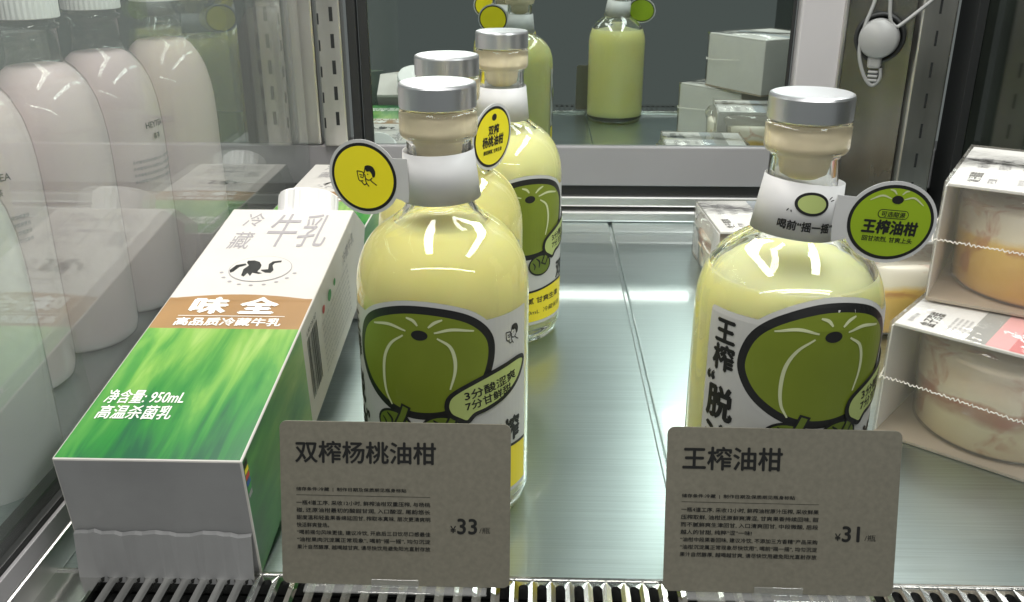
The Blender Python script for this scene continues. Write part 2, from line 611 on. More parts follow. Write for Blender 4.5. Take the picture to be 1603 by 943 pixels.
class Art:
    """flat printing in (u, v) cm, laid on a surface by a mapping function; layers sit 0.1 mm apart"""

    def __init__(self):
        self.bm = bmesh.new()
        self.mats = []
        self.lay = self.bm.verts.layers.float.new('layer')

    def _mi(self, m_):
        if m_ not in self.mats:
            self.mats.append(m_)
        return self.mats.index(m_)

    def poly(self, pts, m_, layer=0):
        vs = [self.bm.verts.new((p[0], p[1], 0)) for p in pts]
        for v in vs:
            v[self.lay] = layer
        f = self.bm.faces.new(vs)
        f.material_index = self._mi(m_)
        if f.normal.z == 0:
            f.normal_update()
        if f.normal.z < 0:
            f.normal_flip()
        if len(vs) > 4:
            bmesh.ops.triangulate(self.bm, faces=[f])
        return self

    def text(self, body, x, y, wd=None, ht=None, m_=None, layer=1, bold=0.0, rot=0.0, anchor='c', shear=0.0):
        """wd, ht: size of the inked box; anchor c (centre) or l (left middle)"""
        me, x0, x1, y0, y1 = text_mesh(body, bold if bold < 0 else 0.0)
        sx = (wd / (x1 - x0)) if wd else None
        sy = (ht / (y1 - y0)) if ht else sx
        sx = sx or sy
        off = -(x0 + x1) / 2 if anchor == 'c' else -x0
        c, s = math.cos(rot), math.sin(rot)
        n0 = len(self.bm.verts)
        f0 = len(self.bm.faces)
        if bold > .006:                          # heavier weight: the glyphs printed a few times a hair apart
            d_ = bold * 1.5 * sx
            for k_, (ax_, ay_) in enumerate(((-1, 0), (1, 0), (0, 1), (0, -1))):
                self.text(body, x + d_ * ax_, y + d_ * ay_, wd, ht, m_, layer + .12 * k_, 0.0, rot, anchor, shear)
            return self
        self.bm.from_mesh(me)
        self.bm.verts.ensure_lookup_table()
        self.bm.faces.ensure_lookup_table()
        mi = self._mi(m_)
        for v in self.bm.verts[n0:]:
            px = (v.co.x + off) * sx
            py = (v.co.y - (y0 + y1) / 2) * sy
            px += shear * py
            v.co = (x + px * c - py * s, y + px * s + py * c, 0)
            v[self.lay] = layer
        for f in self.bm.faces[f0:]:
            f.material_index = mi
        return self

    def build(self, name, fn, parent, step=None, eps=0.012):
        bm = self.bm
        if step:
            us = [v.co.x for v in bm.verts]
            vs_ = [v.co.y for v in bm.verts]
            for lo, hi, ax in ((min(us), max(us), 0), (min(vs_), max(vs_), 1)):
                st = step[ax]
                if not st:
                    continue
                k = math.ceil(lo / st)
                while k * st < hi:
                    nrm = (1, 0, 0) if ax == 0 else (0, 1, 0)
                    bmesh.ops.bisect_plane(bm, geom=bm.verts[:] + bm.edges[:] + bm.faces[:], dist=1e-5, plane_co=(k * st + 1e-3, 0, 0) if ax == 0 else (0, k * st + 1e-3, 0), plane_no=nrm)
                    k += 1
        for v in bm.verts:
            v.co = Vector(fn(v.co.x, v.co.y, v[self.lay] * eps))
        return obj(name, bm, self.mats, parent)


# ------------------------------------------------------------------ setting: the chilled case
def build_case():
    # shelf: two steel sheets with a joint between them, one structure
    bm = bmesh.new()
    for x0, x1 in ((-75, 7.35), (7.65, 60)):
        bm_box(bm, x0, x1, 36.0, 96, -1.2, 0, 0.12)
    bm_box(bm, 7.3, 7.7, 36.0, 96, -1.3, -0.25)
    struct('shelf', bm, M_shelf)
    # back: enamelled sill, rails, mirror sheets
    bm = bmesh.new()
    bm_box(bm, -75, 60, 95.0, 99, 3.7, 7.85, 0.15)
    bm_box(bm, -75, 60, 96.5, 99, 2.9, 3.7)
    struct('back_wall', bm, M_frame)
    t = thing('sliding_rail', 'aluminium double rail running along the shelf below the white sill', 'rail', (0, 95, 0))
    bm = bmesh.new()
    bm_box(bm, -75, 60, -0.8, 1.8, 0, 1.15, 0.2)
    bm_box(bm, -75, 60, -0.1, 1.8, 1.45, 2.6, 0.2)
    obj('channel', bm, M_alu, t)
    bm = bmesh.new()
    bm_box(bm, -75, 60, 0.2, 1.8, 1.15, 1.45)
    bm_box(bm, -75, 60, .6, 1.4, 2.6, 3.65)
    obj('gasket_and_slit_shade', bm, M_gasket, t)  # black strips put in for the shaded slits between and above the rails
    for x0, x1, lb in ((-17.2, 24.6, 'wide dark mirrored glass door behind the juice bottles'), (-75, -25.9, 'dark mirrored glass panel behind the pink milk bottles')):
        t = thing('mirror_door', lb, 'glass door', ((x0 + x1) / 2, 95.6, 7.85))
        hw = (x1 - x0) / 2
        obj('glass_sheet', box(-hw, hw, 0, 0.6, 0.02, 46), M_mirror, t)
        bm = bmesh.new()
        bm_box(bm, -hw - .9, -hw - .01, -.35, 0.7, 0.02, 46, .05)
        bm_box(bm, hw + .01, hw + .35, -.1, 0.7, 0.02, 46, .05)
        obj('edge_strip', bm, M_gasket, t)
    # posts on the left
    bm = box(-1.55, 1.55, -.8, 1.2, 0, 46, .25)
    o = obj('corner_post', bm, M_post, None, False, (-24.05, 95.6, 7.9))
    tag(o, 'plain steel upright left of the slotted post', 'post')
    t = thing('slotted_post', 'steel shelf upright with a row of black slots left of the mirror', 'post', (-20.85, 95, 7.9))
    bm = box(-1.25, 1.25, -.9, 0.9, 0, 46, .2)
    obj('upright', bm, M_post, t)
    bm = bmesh.new()
    for k in range(14):
        z = 2.2 + k * 2.55
        bm_box(bm, 0.15, 0.5, -0.93, -0.7, z, z + 1.35)
        bm_box(bm, -1.05, -0.9, -0.93, -0.7, z - .3, z + .75)
    obj('slots', bm, M_black, t)
    bm = bmesh.new()
    bm_box(bm, -.45, .45, -.2, 1, 0, 46, .1)
    o = obj('dark_door_jamb', bm, M_gasket, None, False, (-18.7, 95, 7.9))
    tag(o, 'narrow black upright between slotted post and mirror', 'jamb')
    # right: white stile, steel return panel, slotted post, dark end glass
    bm = bmesh.new()
    bm_box(bm, -2.15, 2.15, -.6, 1.2, 0, 46, .25)
    o = obj('door_stile', bm, M_stile, None, False, (27.3, 95, 7.9))
    tag(o, 'pale enamelled upright at the right edge of the mirror', 'door stile')
    t = thing('steel_return_panel', 'dark steel corner panel carrying the grey plug', 'panel', (29.6, 94.4, 0))
    bm = bmesh.new()
    n = 10
    A, B = Vector((0, 0)), Vector((5.6, -2.4))
    pr = [A, B, B + Vector((.25, .5)), A + Vector((.25, .5))]
    vb = [bm.verts.new((q.x, q.y, 0.0)) for q in pr]
    vt = [bm.verts.new((q.x, q.y, 54)) for q in pr]
    for i in range(4):
        bm.faces.new((vb[i], vb[(i + 1) % 4], vt[(i + 1) % 4], vt[i]))
    bm.faces.new(vb[::-1])
    bm.faces.new(vt)
    bmesh.ops.recalc_face_normals(bm, faces=bm.faces)
    obj('sheet', bm, M_dullsteel, t)
    obj('bright_edge', box(-.35, -.02, -.35, .2, 0, 54, .08), M_post, t)
    t = thing('slotted_post', 'steel shelf upright with thin slots beside the dark end glass', 'post', (37.0, 92, 0))
    obj('upright', box(-1.65, 1.65, -1.0, 1.0, 0, 54, .2), M_post, t)
    bm = bmesh.new()
    for k in range(16):
        z = 4 + k * 2.9
        bm_box(bm, -.1, .12, -1.03, -.8, z, z + 1.4)
    obj('slots', bm, M_black, t)
    t = thing('end_glass', 'dark green tinted glass closing the right end of the case', 'glass panel', (41.2, 0, 0))
    obj('glass_sheet', box(0, .8, 20, 95, 0.02, 54), M_sideglass, t)
    obj('edge_strip', box(-.9, -.02, 90.6, 94.6, 0.02, 54, .05), M_black, t)
    # glass divider on the left with its floor rail
    t = thing('glass_divider', 'clear glass partition mirroring the milk carton beside the pink bottles', 'glass partition', (-24.0, 62, 0))
    obj('glass_sheet', box(-.25, .25, -31, 32, 2.2, 46), M_pane, t)
    obj('floor_rail', box(-1.3, 1.1, -31, 32, 0, 1.6, .12), M_alu, t)
    bm = bmesh.new()
    bm_box(bm, .32, .72, -31, 32, 1.6, 3.0, .05)
    bm_box(bm, -1.0, -.32, -31, 32, 1.6, 3.0, .05)
    obj('gasket_and_slit_shade', bm, M_gasket, t)
    obj('bright_bead', box(.74, .95, -31, 32, 1.62, 2.7, .04), M_frame, t)
    # front air grille: a perforated steel strip over a black duct
    t = thing('air_grille', 'slotted steel air grille along the front edge of the shelf', 'grille', (0, 35.8, 0.12))
    bm = bmesh.new()
    pitch, hw, y1, y0 = 0.86, 0.225, -0.42, -5.2
    x = -40.5
    k = 0
    while x < 42:
        solid = (abs(x - 8.06) < pitch * 0.52) or x < -21.2
        if solid:
            vs = [bm.verts.new(q) for q in ((x, -7, .2), (x + pitch, -7, .2), (x + pitch, 0, .2), (x, 0, .2))]
            bm.faces.new(vs)
        else:
            cx = x + pitch / 2
            hole = []
            for a in range(9):
                an = R(180 - 180 * a / 8)
                hole.append((cx + hw * math.cos(an), y1 - hw + hw * math.sin(an)))
            for a in range(9):
                an = R(0 - 180 * a / 8)
                hole.append((cx + hw * math.cos(an), y0 + hw + hw * math.sin(an)))
            ov = [bm.verts.new((q[0], q[1], .2)) for q in ((x, -7), (x, 0), (x + pitch, 0), (x + pitch, -7))]
            hv = [bm.verts.new((q[0], q[1], .26)) for q in hole]
            lo = [bm.verts.new((cx + (q[0] - cx) * .98, q[1], .02)) for q in hole]
            es = [bm.edges.new((ov[i], ov[(i + 1) % 4])) for i in range(4)]
            es += [bm.edges.new((hv[i], hv[(i + 1) % 18])) for i in range(18)]
            bmesh.ops.triangle_fill(bm, edges=es, use_beauty=True)
            for i in range(18):
                j = (i + 1) % 18
                bm.faces.new((hv[i], hv[j], lo[j], lo[i]))
        x += pitch
        k += 1
    bmesh.ops.recalc_face_normals(bm, faces=bm.faces)
    obj('perforated_strip', bm, M_chrome, t)
    obj('duct', box(-40, 42, -7, -.1, -3, -1.0), M_black, t)
    obj('front_lip', box(-40, 42, -.02, .14, -1.5, .3, .03), M_chrome, t)


build_case()

# ------------------------------------------------------------------ juice bottles
OUT = [(4.22, .45), (4.35, 1.0), (4.35, 12.0), (4.31, 12.75), (4.18, 13.45), (3.94, 14.1), (3.58, 14.7), (3.1, 15.2), (2.55, 15.6), (2.1, 15.92), (1.8, 16.25), (1.63, 16.7), (1.56, 17.4)]


def r_at(z):
    if z <= OUT[1][1]:
        return OUT[1][0]
    for (r0, z0), (r1, z1) in zip(OUT, OUT[1:]):
        if z0 <= z <= z1:
            return r0 + (r1 - r0) * (z - z0) / (z1 - z0)
    return OUT[-1][0]


def smooth_profile(P, n=4):
    return [(max(0, p.x), p.y) for p in spline([Vector(q) for q in P], n)]


FS = 0.83                                   # height of the fruit on the label against its width


def fruit_outline():
    return spline([(x_, 6.9 + (y_ - 6.9) * FS) for x_, y_ in ((-3.77, 10.4), (-3.3, 11.9), (-2.25, 12.95), (-.6, 13.6), (1.1, 13.55), (2.55, 12.95), (3.5, 11.75), (3.62, 10.3), (3.1, 8.7), (1.95, 7.35), (.2, 6.9), (-1.45, 7.15), (-2.85, 8.1), (-3.6, 9.25))], 6, True)


def boy_logo(a, x, y, s, m_=None, layer=2, light=None):
    """round-headed figure in profile drinking from a cup, the small line emblem"""
    m_ = m_ or M_ink
    def q(pts):
        return [Vector((x + px * s, y + py * s)) for px, py in pts]
    a.poly(spline(q([(.02, .62), (.3, .72), (.62, .62), (.78, .3), (.72, -.02), (.55, -.1), (.5, .12), (.36, .3), (.12, .3)]), 5, True), m_, layer)
    a.poly(stroke(q([(.04, .56), (-.04, .26), (-.1, .12), (0.0, .04)]), .075 * s, False), m_, layer)
    a.poly(stroke(q([(0, .04), (.0, -.14), (.16, -.28), (.36, -.26), (.52, -.12)]), .075 * s, False), m_, layer)
    a.poly(stroke(q([(.36, -.26), (.5, -.4), (.82, -.62)]), .075 * s, False), m_, layer)
    a.poly(stroke(q([(-.02, -.2), (.05, -.5), (.22, -.72)]), .075 * s, False), m_, layer)
    a.poly(stroke(q([(-.6, .3), (-.5, -.32), (-.18, -.36)]), .07 * s, False), m_, layer)
    a.poly(stroke(q([(-.6, .3), (-.16, .22), (-.12, -.1)]), .07 * s, False), m_, layer)
    a.poly(stroke(q([(-.44, .06), (-.2, .02)]), .07 * s, False), m_, layer)
    a.poly(stroke(q([(-.4, -.1), (-.16, -.14)]), .07 * s, False), m_, layer)
    a.poly(stroke(q([(-.36, -.36), (-.12, -.62), (.08, -.5)]), .075 * s, False), m_, layer)
    a.poly(stroke(q([(.16, .12), (.24, .08)]), .07 * s, False), m_, layer)


def make_label(root, rotdeg, fruitmat, kind, up=0.0):
    """die-cut wrap label following the glass; u runs round the bottle, v is height"""
    Rl = 4.35

    def fn(u, v, e):
        v += up
        r = r_at(v) + 0.02 + e
        th = R(-90 + rotdeg) + u / Rl
        return (r * math.cos(th), r * math.sin(th), v)
    a = Art()
    a.poly(rect2(-5.75, 6.3, 1.6, 11.75, .15), M_label, 0)
    F = fruit_outline()
    a.poly(offset_poly(F, .40), M_label, 0.6)
    lab = a.build('label', fn, root, (.3, .5))
    a = Art()
    a.poly(offset_poly(F, .17), M_ink, 1.4)
    a.poly(offset_poly(F, -.22), fruitmat, 2.2)
    a.poly(ellipse(.12, 6.9 + 5.2 * FS, .40, .26, 24), M_ink, 3.2)
    for pts, wd in (([(-.55, 12.3), (-1.45, 12.52), (-2.45, 12.3)], .15), ([(-.7, 12.0), (-1.38, 11.35), (-1.8, 10.4), (-1.92, 9.2), (-1.82, 8.1), (-1.5, 7.35)], .17),
                    ([(.05, 12.68), (-.16, 12.98), (-.5, 13.12)], .15), ([(.55, 12.6), (.85, 12.9), (1.22, 13.08)], .15), ([(.82, 12.28), (1.65, 12.46), (2.7, 12.25)], .15),
                    ([(.95, 11.95), (1.52, 11.45), (1.75, 10.66), (1.74, 9.75), (1.5, 8.7)], .17)):
        a.poly(stroke([(x_, 6.9 + (y_ - 6.9) * FS) for x_, y_ in pts], wd), M_vein, 3.2)
    # leafy knots under the fruit
    for sx in (-1.15, 1.35):
        a.poly(ellipse(sx - .3, 6.2, 1.05, .82, 28), M_ink, 3.2)
        a.poly(ellipse(sx - .3, 6.2, .92, .69, 28), M_leaf, 3.9)
        a.poly(stroke([(sx + .45, 7.4), (sx + .25, 6.8), (sx - .05, 6.2)], .52, False), M_ink, 4.6)
        a.poly(stroke([(sx + .42, 7.3), (sx + .24, 6.8), (sx, 6.3)], .30, False), M_leaf, 5.3)
        a.poly(stroke([(sx - .7, 6.75), (sx - .4, 6.45), (sx - .45, 6.0)], .13), M_ink, 4.6)
        a.poly(stroke([(sx - 1.0, 6.45), (sx - .8, 6.2), (sx - .85, 5.9)], .11), M_ink, 4.6)
    a.build('fruit_print', fn, lab, (.25, .5))
    # speech bubble
    a = Art()
    B = spline([(1.3, 7.55), (1.55, 8.1), (2.45, 8.6), (3.75, 9.0), (5.35, 9.2), (5.95, 8.9), (5.45, 8.05), (4.5, 7.45), (3.3, 7.05), (2.7, 6.9), (2.3, 6.55), (1.85, 6.75), (1.45, 7.05)], 5, True)
    a.poly(offset_poly(B, .10), M_ink, 6.2)
    a.poly(offset_poly(B, -.13), M_lime, 7.0)
    a.text('3分酸涩爽', 3.65, 8.22, 3.0, .5, M_ink, 7.8, .012, R(9))
    a.text('7分甘鲜甜', 3.5, 7.62, 2.6, .48, M_ink, 7.8, .012, R(9))
    a.build('speech_bubble', fn, lab, (.3, .5))
    a = Art()
    for ch, v, h, wd in (('王', 10.75, 1.05, 1.05), ('榨', 9.45, 1.25, 1.15), ('脱', 7.15, 1.65, 1.45), ('油', 5.2, 1.6, 1.45)):
        a.text(ch, -4.72, v, wd, h, M_ink, 1.4, .028)
    a.text('“', -5.35, 8.4, .42, .40, M_ink, 1.4, .03)
    a.text('”', -3.75, 5.85, .42, .40, M_ink, 1.4, .03)
    a.build('title_lettering', fn, lab, (.25, .6))
    a = Art()
    a.text('双榨' if kind != 'green' else '油柑', 4.3, 5.3, 2.6, 1.35, M_ink, 1.4, .028)
    a.build('lower_lettering', fn, lab, (.25, .6))
    a = Art()
    boy_logo(a, 4.95, 10.55, .7, layer=1.4)
    a.build('emblem', fn, lab, (.25, .6))
    a = Art()
    ccol = M_yellow if kind != 'green' else M_lime
    a.poly([Vector(p) for p in ((-5.7, 1.85), (6.25, 1.85), (6.25, 4.25), (3, 4.45), (0, 4.2), (-3, 4.4), (-5.7, 4.2))], ccol, 0.8)
    a.poly(stroke([(-5.7, 4.22), (-3, 4.42), (0, 4.22), (3, 4.47), (6.25, 4.27)], .16, False), M_ink, 1.6)
    a.text('酸甜解腻 甘爽生津', 0.6, 3.5, 5.4, .48, M_ink, 1.6, .01)
    a.text('净含量:500mL  冷藏保存', 0.6, 2.6, 6.2, .40, M_ink, 1.6, .006)
    a.build('lower_strip', fn, lab, (.3, 0))
    return lab


def make_bottle(label, loc, up, level, juice, lrot, kind, group='juice bottles'):
    t = thing('juice_bottle', label, 'bottle', loc, (0, 0, 0), group)
    prof = [(0, .22), (3.3, .22), (3.75, .02), (4.08, .12)] + [OUT[1]] + smooth_profile([(4.35, 11.4)] + OUT[2:], 4)
    prof += [(1.55, 19.5), (1.6, 19.7), (1.78, 19.75), (1.84, 19.86), (1.86, 20.0), (1.86, 20.85), (1.81, 21.0), (1.42, 21.0), (1.32, 20.9), (1.29, 17.2), (1.36, 16.6), (1.6, 16.05), (2.2, 15.5), (3.1, 14.78), (3.62, 13.95), (3.95, 13.1), (4.06, 12.2), (4.06, 1.5), (3.8, 1.15), (0, 1.2)]
    obj('glass', lathe(prof, 96), M_glass, t, True)
    jp = [(0, 1.05), (3.85, 1.05), (4.1, 1.35), (4.2, 1.9), (4.2, 12.2)]
    z = 12.6
    while z < level - .02:
        jp.append((r_at(z) - .15, z))
        z += .3
    rl = r_at(level) - .15
    jp += [(rl, level), (rl - .12, level - .06), (0, level - .06)]
    obj('juice', lathe(jp, 96), juice, t, True)
    st = [(0, 18.45), (.7, 18.5), (1.05, 18.72), (1.15, 19.1), (1.18, 19.55), (1.2, 19.8), (1.36, 19.9), (1.36, 20.05), (1.36, 20.95), (1.3, 21.06), (0, 21.06)]
    obj('stopper', lathe(st, 64), M_cork, t, True)
    cp = [(0, 21.1), (1.78, 21.1), (1.84, 21.16), (1.84, 22.12), (1.80, 22.22), (1.70, 22.26), (0, 22.27)]
    obj('cap', lathe(cp, 96), M_cap, t, False)
    make_label(t, lrot, M_fruit, kind, up)
    return t


def make_band(bottle, zlo, zhi, rad, tilt, yaw, tagdef):
    """paper ring round the neck that carries a round tag; built round the ring's own centre"""
    e = bmesh.new()
    n = 64
    zc = (zlo + zhi) / 2
    rings = []
    for r_, z_ in ((rad + .22, zlo - zc), (rad, zhi - zc), (rad - .03, zhi - zc), (rad + .19, zlo - zc)):
        rings.append([e.verts.new((r_ * math.cos(2 * math.pi * k / n), r_ * math.sin(2 * math.pi * k / n), z_)) for k in range(n)])
    for i in range(4):
        a_, b_ = rings[i], rings[(i + 1) % 4]
        for k in range(n):
            e.faces.new((a_[k], a_[(k + 1) % n], b_[(k + 1) % n], b_[k]))
    bmesh.ops.recalc_face_normals(e, faces=e.faces)
    band = obj('neck_band', e, M_paper, bottle, True, (0, 0, zc))
    band.rotation_euler = (tilt[0], tilt[1], 0)
    cx, cy, cz, yw, a, b, colm, style = tagdef
    mat4 = Matrix.Rotation(yw, 4, 'Z')

    def fn(u, v, ez):
        q = mat4 @ Vector((u, -0.03 - ez + 0.012 * (u * u), v))
        return (q.x + cx, q.y + cy, q.z + cz)
    # card itself, two sided with thickness, with a tab back to the ring
    A = Art()
    sgn = 1 if cx > 0 else -1
    A.poly(ellipse(0, 0, a + .18, b + .18, 56), M_paper, 0)
    d = math.hypot(cx, cy) - rad
    A.poly([Vector(p) for p in ((-sgn * (a - .2), -.9), (-sgn * (d + .45), -1.15), (-sgn * (d + .45), 1.0), (-sgn * (a - .2), 1.0))], M_paper, -0.4)
    card = A.build('round_tag', fn, band, (.5, 0))
    sol = card.modifiers.new('thickness', 'SOLIDIFY')
    sol.thickness = 0.0004
    sol.offset = -1
    A = Art()
    A.poly(ellipse(0, 0, a + .02, b + .02, 56), M_ink, 1)
    A.poly(ellipse(0, 0, a - .13, b - .13, 56), colm, 2)
    if style == 'green':
        A.poly(ellipse(.05, b * .62, .27, .19, 20), M_ink, 3)
        for pts in ([(-.25, b * .64), (-.7, b * .70), (-1.2, b * .56)], [(.35, b * .64), (.8, b * .70), (1.3, b * .52)], [(-.05, b * .76), (-.2, b * .85), (-.4, b * .88)], [(.2, b * .76), (.35, b * .85), (.5, b * .87)]):
            A.poly(stroke(pts, .08), M_vein, 3)
        rr = rect2(-.72, .72, .18, .58, .2)
        A.poly(rr, M_ink, 3)
        A.poly(offset_poly(rr, -.035), colm, 3.8)
        A.text('可选甜源', 0, .38, 1.1, .25, M_ink, 4.8, .008)
        A.text('王榨油柑', 0, -.22, 2.55, .62, M_ink, 3, .03)
        A.text('回甘浓烈, 甘爽上头', 0, -.78, 2.35, .25, M_ink, 3, .012)
    elif style == 'yellow':
        A.poly(ellipse(0, b * .66, .26, .2, 20), M_ink, 3)
        A.text('双榨', 0, .42, 1.15, .56, M_ink, 3, .028)
        A.text('杨桃油柑', 0, -.22, 2.3, .6, M_ink, 3, .028)
        A.text('酸甜解腻, 甘爽生津', 0, -.82, 2.0, .25, M_ink, 3, .012)
    else:
        boy_logo(A, .12, .1, .72, layer=3)
    A.poly(ellipse(0, 0, a + .02, b + .02, 56), M_ink, -6)
    A.poly(ellipse(0, 0, a - .13, b - .13, 56), colm, -7)
    pr = A.build('tag_print', fn, card, (.5, 0))
    if style == 'green':
        A = Art()

        def fb(u, v, ez):
            th = R(-90 - 2) + u / rad
            rr_ = rad + .03 + .11 - v * .11 / ((zhi - zlo) / 2) + ez
            return (rr_ * math.cos(th), rr_ * math.sin(th), v)
        A.poly(ellipse(.05, .42, .72, .52, 32), M_ink, 1)
        A.poly(ellipse(.05, .42, .59, .40, 32), M_lime, 2)
        A.poly(stroke([(.78, .68), (.92, .8)], .05), M_ink, 1)
        A.poly(stroke([(.86, .6), (1.05, .66)], .05), M_ink, 1)
        A.poly(stroke([(-.85, .1), (-.92, -.02)], .05), M_ink, 1)
        A.poly(stroke([(-.75, .06), (-.72, -.04)], .05), M_ink, 1)
        A.text('喝前“摇一摇”', -.02, -.6, 2.3, .42, M_ink, 1, .022)
        A.build('band_print', fb, band, (.12, .3))
    return band


def build_bottles():
    b = make_bottle('largest juice bottle on the right, with a round green tag on its neck', (11.9, 41.4, 0), 1.25, 14.15, M_juice2, 11, 'green')
    make_band(b, 15.95, 18.45, 1.78, (R(-3), R(6)), 0, (3.75, -1.35, -.1, R(6), 1.98, 1.68, M_taggreen, 'green'))
    b = make_bottle('front juice bottle beside the milk carton, plain white neck band and yellow emblem tag', (-4.8, 43.9, 0), 0, 15.55, M_juice, -11, 'yellow')
    make_band(b, 16.75, 19.1, 1.72, (R(0), R(-2)), 0, (-3.6, -.55, .0, R(-20), 1.75, 1.66, M_tagyellow, 'boy'))
    b = make_bottle('middle juice bottle mostly hidden behind the front one, yellow lettered tag turned sideways', (-5.3, 53.8, 0), 0, 15.5, M_juice, -10, 'yellow')
    make_band(b, 16.35, 18.75, 1.72, (0, R(3)), 0, (2.6, -.9, .35, R(62), 1.98, 1.72, M_tagyellow, 'yellow'))
    b = make_bottle('rearmost juice bottle, nearest the mirror, yellow strip showing low on its label', (-2.7, 66.8, 0), 0, 15.4, M_juice2, 27, 'yellow')
    make_band(b, 16.2, 18.5, 1.72, (0, 0), 0, (-3.4, .2, .5, R(20), 1.9, 1.66, M_tagyellow, 'yellow'))


build_bottles()


# ------------------------------------------------------------------ milk cartons
def make_carton():
    W, H, L = 8.6, 6.9, 28.0
    t = thing('milk_carton', 'green and white milk carton lying down in front, white base towards the viewer', 'milk carton', (-17.4, 36.15, 0.02), (R(7), 0, 0), 'milk cartons lying on the shelf')
    w2 = W / 2
    bm = bmesh.new()
    ys = [0, 11.5, 15.0, L]
    # main sleeve in bands; materials: 0 board, 1 meadow, 2 brown, 3 base board with painted shade
    sec = [(-w2, 0), (w2, 0), (w2, H), (-w2, H)]
    rings = [[bm.verts.new((x, y, z)) for x, z in sec] for y in ys]
    for i in range(3):
        for k in range(4):
            f = bm.faces.new((rings[i][k], rings[i][(k + 1) % 4], rings[i + 1][(k + 1) % 4], rings[i + 1][k]))
            f.material_index = 1 if i == 0 else (2 if (i == 1 and k == 2) else 0)
    f = bm.faces.new(rings[0][::-1])
    f.material_index = 3
    # gable
    yr = L + 3.3
    a = bm.verts.new((-w2, yr, H * .62))
    b = bm.verts.new((w2, yr, H * .62))
    c = bm.verts.new((-w2, yr, H * .58))
    d = bm.verts.new((w2, yr, H * .58))
    T = rings[3]
    bm.faces.new((T[3], T[2], b, a))
    bm.faces.new((T[0], T[1], d, c))
    bm.faces.new((T[0], c, a, T[3]))
    bm.faces.new((T[1], T[2], b, d))
    bm.faces.new((a, b, d, c))
    bmesh.ops.recalc_face_normals(bm, faces=bm.faces)
    es = [e for e in bm.edges if abs(e.verts[0].co.x - e.verts[1].co.x) < 1e-6 and abs(abs(e.verts[0].co.x) - w2) < 1e-6 and abs(e.verts[0].co.z - e.verts[1].co.z) < 1e-6 and abs(e.verts[0].co.y - e.verts[1].co.y) > 1]
    es += [e for e in bm.edges if e.verts[0].co.y == 0 and e.verts[1].co.y == 0]
    bmesh.ops.bevel(bm, geom=es, offset=.09, segments=2, affect='EDGES', profile=.5)
    body = obj('body', bm, [M_carton, M_grass, M_cartonbrown, M_cartonbaseshade], t)
    # curved upper edge of the brown band, laid on the face
    face = lambda u, v, e: (u - w2, v, H + .012 + e)
    A = Art()
    A.poly([Vector(p) for p in [(.1, 14.7)] + [(8.5, 14.7)]] + [Vector((8.5 - 8.4 * k / 12, 14.9 + .55 * math.sin(math.pi * k / 12))) for k in range(13)], M_cartonbrown, 0)
    A.build('brown_band', face, body)
    A = Art()
    A.text('冷', 2.05, 26.2, 1.25, 2.2, M_faint, 1)
    A.text('藏', 2.05, 22.9, 1.35, 2.6, M_faint, 1)
    A.text('牛', 4.45, 24.6, 2.0, 5.3, M_faint, 1)
    A.text('乳', 6.6, 24.6, 1.95, 5.3, M_faint, 1)
    A.build('product_name', face, body)
    A = Art()
    A.text('味', 2.75, 14.05, 2.0, 1.8, M_white, 2, .03)
    A.text('全', 5.6, 14.1, 2.1, 1.8, M_white, 2, .03)
    A.poly(rect2(1.3, 7.4, 12.82, 12.88), M_white, 2)
    A.text('高品质冷藏牛乳', 4.35, 12.2, 6.0, .85, M_white, 2, .02)
    A.build('brand_lettering', face, body)
    A = Art()
    A.text('净含量: 950mL', 2.5, 4.85, 3.9, 1.15, M_white, 2, .012)
    A.text('高温杀菌乳', 2.45, 3.55, 3.6, 1.1, M_white, 2, .012)
    A.build('volume_lettering', face, body)
    # bird emblem in an oval ring
    A = Art()

    def z(x, y):
        return Vector((4.42 + ((x - 285) + .576 * (y - 450)) / 3.628 / 218 * 8.6, 18.8 - (y - 450) * .0165))
    ring = ellipse(4.42, 18.8, 1.95, 1.75, 48)
    A.poly(ring, M_faint, 1)
    A.poly(offset_poly(ring, -.05), M_carton, 2)
    A.poly([z(*q) for q in ((165, 510), (185, 460), (222, 428), (214, 405), (222, 388), (262, 385), (290, 398), (296, 425), (285, 450), (262, 478), (288, 490), (268, 497), (232, 488), (214, 515), (204, 490), (178, 520))], M_ink, 3)
    A.poly([z(*q) for q in ((105, 490), (104, 468), (150, 425), (205, 412), (210, 425), (165, 442), (125, 480))], M_ink, 3)
    A.poly([z(*q) for q in ((288, 462), (328, 458), (340, 415), (368, 392), (422, 383), (416, 398), (376, 406), (360, 425), (358, 465), (337, 487), (305, 486), (285, 470))], M_ink, 3)
    for k in range(9):
        an = R(195 + 150 * k / 8)
        A.poly(ellipse(4.42 + 2.35 * math.cos(an), 18.8 + 2.2 * math.sin(an), .13, .10, 10), M_faint, 1)
    A.build('bird_emblem', face, body)
    # right-hand side print
    side = lambda u, v, e: (w2 + .012 + e, u, v)
    A = Art()
    rnd = random.Random(3)
    yb = 12.4
    while yb < 15.0:
        wd = rnd.choice((.05, .08, .13, .17))
        A.poly(rect2(yb, yb + wd, 1.6, 5.6), M_ink, 1)
        yb += wd + rnd.choice((.06, .09, .13))
    A.build('barcode', side, body)
    A = Art()
    A.text('6 901234 567', 13.7, 5.95, 2.4, .3, M_ink, 1)
    A.build('barcode_number', side, body)
    A = Art()
    A.poly(ellipse(18.6, 5.2, .5, .36, 20), M_dotgreen, 1)
    A.poly(ellipse(16.8, 5.2, .34, .26, 20), M_red, 1)
    A.poly(ellipse(20.2, 5.3, .3, .24, 20), M_dotgreen, 1)
    A.build('colour_dots', side, body)
    A = Art()
    for k in range(9):
        A.text('配料 生牛乳 产品类型 巴氏杀菌乳 贮存条件 冷藏', 20.2, 4.5 - .42 * k, 8.2, .22, M_greyink, 1, .0)
    A.text('冷藏牛乳', 25, 5.4, 4.0, .85, M_greyink, 1)
